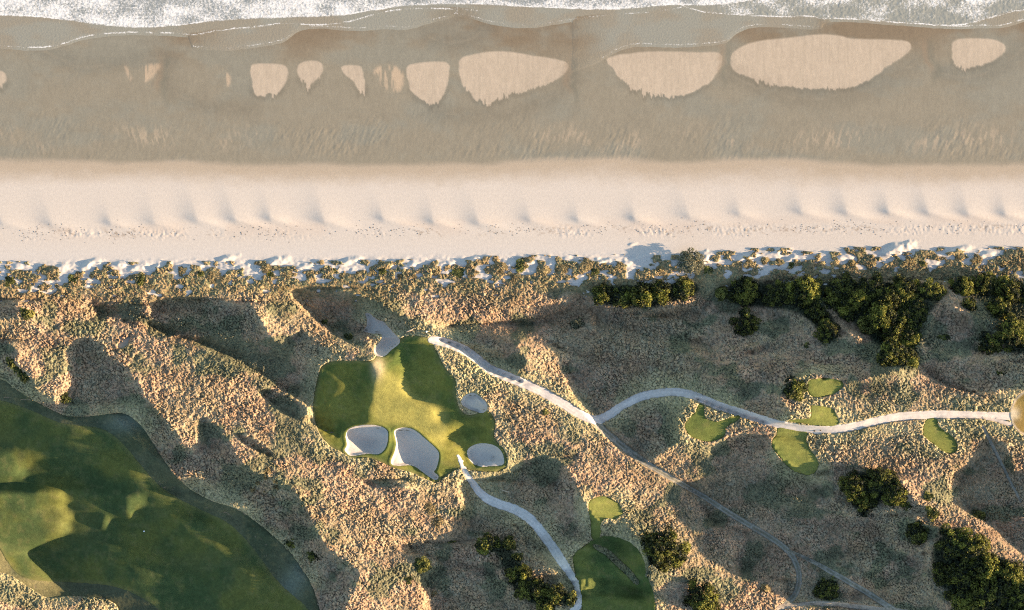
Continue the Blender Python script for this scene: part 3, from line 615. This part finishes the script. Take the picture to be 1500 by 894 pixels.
# loose dry blades and twigs standing out of the scrub
gb = np.random.default_rng(31); nb = 330000
pi = gb.integers(0, Uh.shape[0]-1, nb); pj = gb.integers(0, Uh.shape[1]-1, nb)
ok = (cover[pi, pj] > .45); pi = pi[ok]; pj = pj[ok]; nb = len(pi)
bu = Uh[pi, pj]+gb.uniform(-.6, .6, nb); bv = Vh[pi, pj]+gb.uniform(-.6, .6, nb); bz = zh[pi, pj]
b0 = world(bu, bv, bz-.12); ang = gb.uniform(0, math.tau, nb); ln = gb.uniform(.22, .55, nb)*(.6+.8*r1[pi, pj]); wd = gb.uniform(.05, .11, nb)
out = np.stack([np.cos(ang), np.sin(ang), np.zeros(nb)], -1); sidev = np.stack([-np.sin(ang), np.cos(ang), np.zeros(nb)], -1)
tip = b0+out*(ln*gb.uniform(.2, .9, nb))[:, None]; tip[:, 2] += ln*gb.uniform(.5, 1., nb)
midp = .45*b0+.55*tip; midp[:, 2] += .08*ln
BP = np.stack([b0-sidev*wd[:, None]*.5, b0+sidev*wd[:, None]*.5, midp+sidev*wd[:, None], tip, midp-sidev*wd[:, None]], 1).reshape(-1, 3)
bc = c[pi, pj]*gb.uniform(.75, 1.35, (nb, 1)); bc = np.repeat(bc, 5, 0)
me = bpy.data.meshes.new('dry_grass_blades'); Qb = np.arange(5*nb, dtype=np.int32)
me.vertices.add(5*nb); me.vertices.foreach_set('co', BP.astype(np.float32).ravel()); me.loops.add(5*nb); me.loops.foreach_set('vertex_index', Qb)
me.polygons.add(nb); me.polygons.foreach_set('loop_start', np.arange(0, 5*nb, 5, dtype=np.int32)); me.polygons.foreach_set('loop_total', np.full(nb, 5, np.int32))
at_ = me.attributes.new('Tone', 'FLOAT_COLOR', 'POINT'); at_.data.foreach_set('color', np.concatenate([bc, np.ones((len(bc), 1))], 1).astype(np.float32).ravel())
me.update(calc_edges=True); me.materials.append(M_BLADE); o = bpy.data.objects.new('dry_grass', me); col.objects.link(o); tag(o, 'dry grass blades standing among the heath scrub', None, None, 'stuff')

# ------------------------------------------------------------------ bushes
def mesh_from(name, P, Q, mats, leaf=None, smooth=False):
    me = bpy.data.meshes.new(name); P = np.asarray(P, np.float32); Q = np.asarray(Q, np.int32)
    k = Q.shape[1]
    me.vertices.add(len(P)); me.vertices.foreach_set('co', P.ravel())
    me.loops.add(Q.size); me.loops.foreach_set('vertex_index', Q.ravel())
    me.polygons.add(len(Q)); me.polygons.foreach_set('loop_start', np.arange(0, Q.size, k, dtype=np.int32)); me.polygons.foreach_set('loop_total', np.full(len(Q), k, np.int32))
    if smooth: me.polygons.foreach_set('use_smooth', np.ones(len(Q), bool))
    if leaf is not None:
        a = me.attributes.new('Leaf', 'FLOAT', 'POINT'); a.data.foreach_set('value', np.asarray(leaf, np.float32))
    me.update(calc_edges=True)
    for m in mats: me.materials.append(m)
    return me
def crown_mesh(name, rad, lobes, mat, seed, lobe_r=None, per=64, leaf_m=.30, ragged=.25, open_=0.):
    """leaves in clumps over a dome of unit radius and unit height; rad in metres fixes leaf and clump size"""
    g = np.random.default_rng(seed); lr = (lobe_r or .75)/rad; ls = leaf_m/rad
    P = []; Q = []; Lf = []
    ph = g.uniform(0, 6.28, 4)
    for k in range(lobes):
        rho = math.sqrt((k+.5)/lobes); th = k*2.39996+g.normal(0, .25)
        edge = 1-ragged*(.5+.5*math.sin(2*th+ph[0])*math.sin(3*th+ph[1]))
        x, y = rho*edge*math.cos(th)*.9, rho*edge*math.sin(th)*.9
        z = max(0., 1-rho**2*.94)**.6*g.uniform(.76, 1.)*.88
        r = lr*g.uniform(.7, 1.35); tone = g.uniform(0, 1)**1.6  # bright clumps at random put the look of sunlit foliage into the colour
        if g.uniform() < open_: continue
        n = int(per*(r/lr)**1.6)
        d = g.normal(size=(n, 3)); d[:, 2] = np.abs(d[:, 2])*1.1-.35; d /= np.linalg.norm(d, axis=1)[:, None]
        cpos = np.array((x, y, z))+d*np.array((r, r, r*1.25))*g.uniform(.55, 1.05, (n, 1)); cpos[:, 2] = np.maximum(cpos[:, 2], .02)
        nor = d*.8+g.normal(0, .75, (n, 3)); nor /= np.linalg.norm(nor, axis=1)[:, None]
        t = np.cross(nor, g.normal(size=(n, 3))); t /= np.linalg.norm(t, axis=1)[:, None]; b = np.cross(nor, t)
        s = ls*g.uniform(.6, 1.25, (n, 1)); w = s*g.uniform(.45, .8, (n, 1))
        i0 = sum(len(p) for p in P)
        q = np.stack([cpos-t*s, cpos-b*w+nor*s*.18, cpos+t*s, cpos+b*w+nor*s*.18], 1).reshape(-1, 3)
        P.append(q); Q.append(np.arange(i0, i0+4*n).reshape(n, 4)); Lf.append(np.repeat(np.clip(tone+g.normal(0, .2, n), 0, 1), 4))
    return mesh_from(name, np.vstack(P), np.vstack(Q), [mat], np.concatenate(Lf))
def trunk_mesh(name, seed):
    """short tapered stem that forks into four limbs, unit height"""
    g = np.random.default_rng(seed); P = []; Q = []
    def tube(pts, rs):
        pts = [Vector(p) for p in pts]; i0 = len(P); n = 6
        for i, (p, r) in enumerate(zip(pts, rs)):
            d = (pts[min(i+1, len(pts)-1)]-pts[max(i-1, 0)]).normalized(); a = d.orthogonal().normalized(); b = d.cross(a)
            for k in range(n): P.append(tuple(p+(a*math.cos(k*math.tau/n)+b*math.sin(k*math.tau/n))*r))
        for i in range(len(pts)-1):
            for k in range(n): Q.append((i0+i*n+k, i0+i*n+(k+1) % n, i0+(i+1)*n+(k+1) % n, i0+(i+1)*n+k))
    tube([(0, 0, -.25), (.01, 0, .1), (.02, .01, .3), (.02, .02, .5)], [.07, .055, .045, .03])
    for k in range(5):
        a = k*math.tau/5+g.uniform(-.3, .3); c, s = math.cos(a), math.sin(a)
        tube([(.02, .01, .15+.05*k), (.22*c, .22*s, .36+.03*k), (.45*c, .45*s, .5+.04*k), (.62*c, .62*s, .55+.04*k)], [.035, .028, .02, .008])
    return mesh_from(name, P, Q, [M_BARK], None, True)
TRUNKS = [trunk_mesh('trunk', 70+k) for k in range(3)]
CROWNS = {}
def crown_for(kind, r, i):
    size = 'S' if r < 12 else 'M' if r < 23 else 'L'
    key = (kind, size, i % 3)
    if key not in CROWNS:
        rad, lobes, per = {'S': (1.7, 8, 60), 'M': (3.6, 22, 84), 'L': (5.8, 48, 96)}[size]
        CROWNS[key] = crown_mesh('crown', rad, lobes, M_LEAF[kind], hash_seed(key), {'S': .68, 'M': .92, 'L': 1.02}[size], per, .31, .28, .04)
    return CROWNS[key]
def hash_seed(key):
    return sum(ord(ch)*(7+j*13) for j, ch in enumerate(''.join(map(str, key))))
def at(u, v, dz=0.):
    z = float(ground_h(np.array([float(u)]), np.array([float(v)]))[0])
    return Vector(world(u, v, z+dz))
NB = 0
def bush(name, u, v, r, h, kind, label, cat='shrub', group=None, squash=1., lean=0.):
    global NB
    NB += 1; i = NB
    e = bpy.data.objects.new(name, None); col.objects.link(e); e.empty_display_size = .5
    e.location = at(u, v, -.1); e.rotation_euler = (0, 0, (i*2.39996) % math.tau if squash == 1. else lean)
    rm = r*SC*.97; e.scale = (rm, rm*squash, h)
    tag(e, label, cat, group)
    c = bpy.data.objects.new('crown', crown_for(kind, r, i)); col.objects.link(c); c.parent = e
    t = bpy.data.objects.new('trunk', TRUNKS[i % 3]); col.objects.link(t); t.parent = e
    return e
ORD = ['first','second','third','fourth','fifth','sixth','seventh','eighth','ninth','tenth','eleventh','twelfth','thirteenth','fourteenth','fifteenth','sixteenth','seventeenth','eighteenth','nineteenth','twentieth']
def od(k):
    if k < 20: return ORD[k]
    t = {2: 'twenty', 3: 'thirty', 4: 'forty', 5: 'fifty'}[(k+1)//10]
    return t+('-'+ORD[(k+1) % 10-1] if (k+1) % 10 else 'th') if (k+1) % 10 else {2: 'twentieth', 3: 'thirtieth', 4: 'fortieth', 5: 'fiftieth'}[(k+1)//10]
# --- bushes that stand out on their own
for a in [
 ('dark_bush', 1305,523, 33, 5.0, 'dark', 'large round olive bush alone above the oval tee', 1.),
 ('dark_bush', 1090,477, 26, 4.4, 'dark', 'round dark bush alone below the thicket row, lit on its right side', 1.),
 ('tall_bush', 846,475, 12, 2.8, 'pale', 'small pale green bush alone in the shaded heath above the path', 1.),
 ('dark_bush', 970,806, 42, 6.4, 'dark', 'largest single bush, lit yellow-green, right of the lower tee', 1.),
 ('small_bush', 954,838, 10, 1.2, 'pale', 'pale small bush tucked against the lower left of the largest bush', 1.),
 ('dark_bush', 1028,876, 32, 5.2, 'dark', 'big bush cut by the bottom edge below the largest bush', 1.),
 ('dark_bush', 1210,862, 24, 3.4, 'dark', 'dark bush near the bottom edge between the two tracks', 1.),
 ('small_bush', 1120,863, 9, 1.2, 'gold', 'small golden bush left of the two-rut track near the bottom', 1.),
 ('dark_bush', 1166,568, 21, 2.0, 'dark', 'dark olive bush touching the left end of the oval tee', 1.),
 ('small_bush', 1432,757, 12, 1.5, 'olive', 'small round bright bush on the sunny ridge at lower right', 1.),
 ('small_bush', 1466,548, 8, 1.1, 'dark', 'tiny dark bush in the shaded hollow above the grass circle', 1.),
 ('small_bush', 1182,507, 7, .9, 'olive', 'tiny olive bush in the shaded heath above the oval tee', 1.),
 ('dark_bush', 1383,497, 15, .9, 'dark', 'low dark bush alone in the shaded bowl at upper right', .6),
 ('small_bush', 797,603, 6, .9, 'olive', 'tiny bush in sunny scrub between the green and the path fork', 1.),
 ('small_bush', 38,461, 11, 1.5, 'olive', 'small olive bush with a dark hollow on its left near the left edge', 1.),
 ('small_bush', 18,530, 10, 1.3, 'olive', 'upper left of three small bushes close together by the left edge', 1.),
 ('small_bush', 27,541, 9, 1.2, 'olive', 'middle one of three small bushes by the left edge', 1.),
 ('small_bush', 38,550, 12, 1.5, 'olive', 'lower right of three small bushes close together by the left edge', 1.),
 ('small_bush', 93,583, 10, 1.2, 'olive', 'small bush at the tip of the sunny spur above the fairway', 1.),
 ('small_bush', 425,795, 9, 1., 'dark', 'small black bush beside the rough near the fairway', 1.),
 ('small_bush', 457,816, 12, 1.1, 'dark', 'low dark bush below the small black bush near the fairway', 1.),
 ('dark_bush', 620,827, 14, 1.8, 'olive', 'olive bush with long shade in the lower middle scrub left of the row', 1.),
 ('small_bush', 597,851, 8, 1.1, 'olive', 'small olive bush just below left of the olive bush in the lower middle', 1.),
 ('small_bush', 636,871, 7, 1., 'gold', 'tiny golden bush near the bottom edge in the lower middle', 1.),
 ('small_bush', 640,766, 10, 1.2, 'gold', 'golden bush at the lower end of the straggling pair above the narrow path', 1.),
 ('small_bush', 628,745, 12, 1.1, 'gold', 'straggly golden bush at the upper end of the pair left of the narrow path', 1.),
 ('small_bush', 662,793, 7, .9, 'olive', 'tiny olive bush on the tip of the pinkish sunny scrub', 1.),
 ('small_bush', 600,705, 9, 1., 'pale', 'pale yellowish bush below the tail of the largest bunker', 1.),
 ('small_bush', 512,495, 8, 1., 'olive', 'small olive bush on the ridge left of the top bunker', 1.),
 ('small_bush', 477,474, 8, 1., 'olive', 'tiny olive bush on the ridge crest at upper left of the green', 1.),
 ('small_bush', 932,851, 5, .9, 'pale', 'tiny pale bush at the lower tip of the scrub strip on the large tee', 1.),
 ('small_bush', 1398,870, 7, 1., 'olive', 'small lit bush left of the big lower right thicket', 1.),
 ('dome_bush', 1012,385, 25, 2.2, 'pale', 'rounded grey-green bush on a sand mound jutting onto the beach', .9),
]: bush(a[0], a[1], a[2], a[3], a[4], a[5], a[6], 'bush', None, a[7])
# the ragged half-dead bush
for k, (u, v, r) in enumerate([(392,690,6),(390,698,5),(378,706,5),(371,716,5),(404,704,5),(406,713,5),(399,725,5),(388,719,3)]):
    bush('dead_bush', u, v, r, .95, 'gold', '%s golden tuft of the ragged ring left of the bunkers, counted from the top' % od(k), 'bush', 'golden tufts of the ragged ring')
# --- thickets
def thicket(rows, text, group, kind='dark'):
    rows = sorted(rows, key=lambda t: t[0])
    for k, t in enumerate(rows):
        u, v, r, h = t[:4]
        bush('dark_bush', u, v, r, h*(1.1+.8*float(_hash(np.array(k), np.array(int(u)), 6))), t[4] if len(t) > 4 else kind, text % od(k), 'bush', group)
thicket([(882,433,19,2.2),(910,434,21,2.4),(940,432,22,2.6),(968,430,20,2.4),(1000,424,20,2.2)], '%s dark bush from the left in the row behind the beach mound', 'dark bushes in the row behind the beach mound')
thicket([(1057,430,13,1.8,'olive'),(1090,427,28,2.8),(1135,433,24,2.6),(1180,427,30,3.),(1196,457,24,2.6),(1212,487,23,2.4),(1236,426,30,3.),(1278,428,32,3.2),(1322,430,30,3.2),(1362,432,26,2.8),(1290,462,32,3.),(1325,468,30,3.),(1330,500,26,2.6),(1300,440,26,3.),(1258,440,24,2.8),(1305,488,26,3.),(1328,528,22,2.4),(1345,455,24,2.6),(1155,428,22,2.6),(1215,440,20,2.4),(1270,477,18,2.,'olive'),(1240,455,20,1.8)], '%s dark bush from the left in the big upper right thicket', 'dark bushes of the big upper right thicket')
thicket([(1408,424,24,2.6),(1440,422,28,3.),(1475,430,30,3.2),(1462,455,22,2.4),(1482,488,32,3.,),(1418,448,14,1.6),(1452,500,22,1.8),(1520,440,30,3.)], '%s dark bush from the left in the thicket at the right edge', 'dark bushes of the right edge thicket')
thicket([(1250,710,26,2.8),(1290,704,28,3.),(1264,736,22,2.4),(1310,722,24,2.2),(1358,728,8,1.2,'olive'),(1365,752,11,1.3,'olive'),(1342,779,20,2.),(1328,742,9,1.,'olive')], '%s bush from the left in the dark clump below the sunny right-hand scrub', 'bushes of the dark clump at right centre')
thicket([(1395,795,30,3.2),(1422,802,30,3.4),(1440,830,30,3.4),(1412,838,34,3.2),(1475,845,32,3.4),(1450,868,36,3.4),(1490,866,28,3.2),(1410,875,30,3.),(1485,896,32,3.2),(1440,905,34,3.2),(1380,840,24,2.2),(1530,880,34,3.4)], '%s bush from the left in the large black thicket at lower right', 'bushes of the large lower right thicket')
thicket([(716,798,22,1.6),(745,795,13,2.2,'olive'),(758,815,9,1.6,'olive'),(768,838,14,2.2),(752,842,16,1.6),(788,862,19,2.4),(770,866,20,1.8),(815,872,18,2.),(836,878,11,1.6,'olive'),(800,885,18,1.8)], '%s bush from the left in the row along the narrow path', 'bushes in the row along the narrow path')
# --- the golden bushes along the sand edge
FD = [(15,407,11),(32,404,9),(50,409,9),(80,402,11),(108,408,11),(113,402,8),(136,404,9),(166,408,8),(206,407,11),(225,413,10),(268,399,10),(292,408,9),(294,397,8),(312,404,13),(331,407,12),(390,390,9),(396,403,8),(422,402,12),(415,417,11),(455,404,9),(490,399,9),(503,404,9),(526,397,10),(545,401,9),(560,398,10),(590,404,10),(606,406,9),(637,399,8),(672,397,13),(690,399,10),(735,389,13),(764,390,12),(756,407,12),(795,393,12),(822,394,13),(857,389,14),(872,396,13),(885,384,10),(908,392,9),(965,396,14),(1038,398,10),(1096,384,15),(1120,382,10),(1142,380,12),(1160,389,11),(1246,383,9),(1275,386,12),(1330,379,11),(1352,384,9),(1406,376,10),(1430,377,12),(1468,384,12)]
for k, (u, v, r) in enumerate(sorted(FD)):
    j1, j2, j3 = [float(_hash(np.array(k), np.array(q), 4)) for q in (1, 2, 3)]
    bush('sand_bush', u+3*(j3-.5), v+7*(j1-.35), r*(.45+.55*j2), .35+.035*r*j3, 'gold' if k % 4 else 'olive', '%s bush from the left along the sandy edge of the beach' % od(k), 'bush', 'bushes along the sandy edge of the beach', .8, .3)

# ------------------------------------------------------------------ small loose things
def rod(name, pts, rs, mat, parent=None, n=7):
    P = []; Q = []; pts = [Vector(p) for p in pts]
    for i, (p, r) in enumerate(zip(pts, rs)):
        d = (pts[min(i+1, len(pts)-1)]-pts[max(i-1, 0)]).normalized(); a = d.orthogonal().normalized(); b = d.cross(a)
        for k in range(n): P.append(tuple(p+(a*math.cos(k*math.tau/n)+b*math.sin(k*math.tau/n))*r))
    for i in range(len(pts)-1):
        for k in range(n): Q.append((i*n+k, i*n+(k+1) % n, (i+1)*n+(k+1) % n, (i+1)*n+k))
    me = mesh_from(name, P, Q, [mat], None, True); o = bpy.data.objects.new(name, me); col.objects.link(o)
    if parent: o.parent = parent
    return o
e = bpy.data.objects.new('dead_branch', None); col.objects.link(e); e.location = at(740, 720, .75); tag(e, 'bare pale fallen branch lying in scrub above the narrow path', 'branch')
rod('limb', [(-1.4, .6, .35), (-.6, .35, .45), (.3, .05, .5), (.8, -.1, .5), (1.2, -.5, .45)], [.10, .16, .18, .16, .08], M_DEAD, e)
rod('twig', [(.7, -.1, .5), (1.1, .1, .62), (1.5, .05, .6)], [.12, .09, .03], M_DEAD, e)
rod('twig', [(.8, -.1, .5), (.9, -.6, .62), (.75, -1., .55)], [.12, .10, .03], M_DEAD, e)
o = rod('driftwood_log', [(-1.1, -.45, .2), (-.3, -.1, .3), (.5, .15, .3), (1.2, .6, .2)], [.2, .3, .28, .12], M_DEAD); o.location = at(601, 484, .55); tag(o, 'short pale log at the top edge of the green', 'log')
e = bpy.data.objects.new('marker_post', None); col.objects.link(e); e.location = at(625, 486, .3); tag(e, 'short white marker post above the start of the path', 'post')
rod('post', [(0, 0, -.3), (0, 0, .8), (0, 0, .95)], [.22, .22, .2], M_WHITE, e); rod('cap', [(0, 0, .952), (0, 0, 1.05), (0, 0, 1.08)], [.28, .24, .01], M_WHITE, e)
e = bpy.data.objects.new('fairway_marker', None); col.objects.link(e); e.location = at(211, 778.5, .2); tag(e, 'tiny round white marker on the shaded fairway', 'marker')
rod('disc', [(0, 0, 0), (0, 0, .12), (0, 0, .16)], [.24, .22, .02], M_WHITE, e, 12); rod('stud', [(0, 0, .158), (0, 0, .24), (0, 0, .26)], [.06, .05, .01], M_WHITE, e)
# pebbles on the path
def stone(u, v, r, lab, seed):
    g = np.random.default_rng(seed); P = []; Q = []; n = 8; m = 5
    for i in range(m+1):
        a = -math.pi/2+math.pi*i/m
        for k in range(n):
            b = k*math.tau/n; j = 1+g.uniform(-.15, .15)
            P.append((r*1.3*math.cos(a)*math.cos(b)*j, r*math.cos(a)*math.sin(b)*j, r*.7*math.sin(a)*j))
    for i in range(m):
        for k in range(n): Q.append((i*n+k, i*n+(k+1) % n, (i+1)*n+(k+1) % n, (i+1)*n+k))
    o = bpy.data.objects.new('stone', mesh_from('stone', P, Q, [M_BARK], None, True)); col.objects.link(o); o.location = at(u, v, .22+r*.5); tag(o, lab, 'stone', 'stones on the path')
stone(1202, 630.5, .22, 'small dark stone in the middle of the path below the oval tee', 1)
stone(1193, 631.5, .25, 'larger dark stone near the lower edge of the path below the oval tee', 2)
# seaweed along the drift line
g = np.random.default_rng(77); P = []; Q = []
n = 0
while n < 600:
    u = g.uniform(-100, 1600); v = 342-.006*u+g.normal(0, 5)-6*(g.uniform() < .15)
    if vn(np.array([u/45.]), np.array([v/30.]), 22)[0] < .45 and g.uniform() < .8: continue
    n += 1; p = at(u, v, .03); a = g.uniform(0, 6.28); l = g.uniform(.06, .26); w = g.uniform(.03, .10); h = g.uniform(.02, .07)
    c, s = math.cos(a), math.sin(a); i0 = len(P)
    for x, y, z in ((-l, -w*.3, 0), (-l*.2, -w, 0), (l*.8, -w*.5, 0), (l, w*.4, 0), (l*.1, w, 0), (-l*.8, w*.6, 0), (-l*.4, 0, h), (l*.4, 0, h*.8)):
        P.append((p.x+x*c-y*s, p.y+x*s+y*c, p.z+z))
    for q in ((0, 1, 6), (1, 7, 6), (1, 2, 7), (2, 3, 7), (3, 4, 7), (4, 6, 7), (4, 5, 6), (5, 0, 6)): Q.append(tuple(i0+t for t in q))
o = bpy.data.objects.new('seaweed_litter', mesh_from('seaweed_litter', P, Q, [M_WEED])); col.objects.link(o); tag(o, 'dark seaweed scraps along the drift line of the beach', None, None, 'stuff')

# ------------------------------------------------------------------ light, sky, camera
w = bpy.data.worlds.new('World'); scene.world = w; w.use_nodes = True
nt = w.node_tree; bg = nt.nodes['Background']; sky = nt.nodes.new('ShaderNodeTexSky'); sky.sky_type = 'NISHITA'; sky.sun_disc = False
sky.sun_elevation = R(EL); sky.sun_rotation = R(90+AZM); sky.altitude = 0; sky.air_density = 1.; sky.dust_density = .6; sky.ozone_density = 1.3
nt.links.new(sky.outputs['Color'], bg.inputs['Color']); bg.inputs['Strength'].default_value = .115
sd = bpy.data.lights.new('sun', 'SUN'); sd.energy = 5.; sd.angle = R(.55); sd.color = (1., .755, .50)
so = bpy.data.objects.new('sun', sd); col.objects.link(so); so.location = (200, -30, 150)
dirv = Vector((-math.cos(AZ)*math.cos(R(EL)), math.sin(AZ)*math.cos(R(EL)), -math.sin(R(EL))))
so.rotation_euler = dirv.to_track_quat('-Z', 'Y').to_euler()
cd = bpy.data.cameras.new('camera'); co = bpy.data.objects.new('camera', cd); col.objects.link(co)
co.location = (0, 0, HC); co.rotation_euler = (0, 0, 0)
cd.sensor_fit = 'HORIZONTAL'; cd.sensor_width = 36.; cd.lens = 36.*HC/(1500*SC); cd.clip_start = 1.; cd.clip_end = 20000.
scene.camera = co
scene.render.engine = 'CYCLES'
scene.cycles.max_bounces = 5; scene.cycles.diffuse_bounces = 3; scene.cycles.glossy_bounces = 2; scene.cycles.transmission_bounces = 1
scene.cycles.use_denoising = False; scene.cycles.filter_width = 1.1
vs_ = scene.view_settings; scene.display_settings.display_device = 'sRGB'
vs_.view_transform = 'Standard'; vs_.look = 'None'; vs_.exposure = 1.97; vs_.gamma = 1.; vs_.use_curve_mapping = False
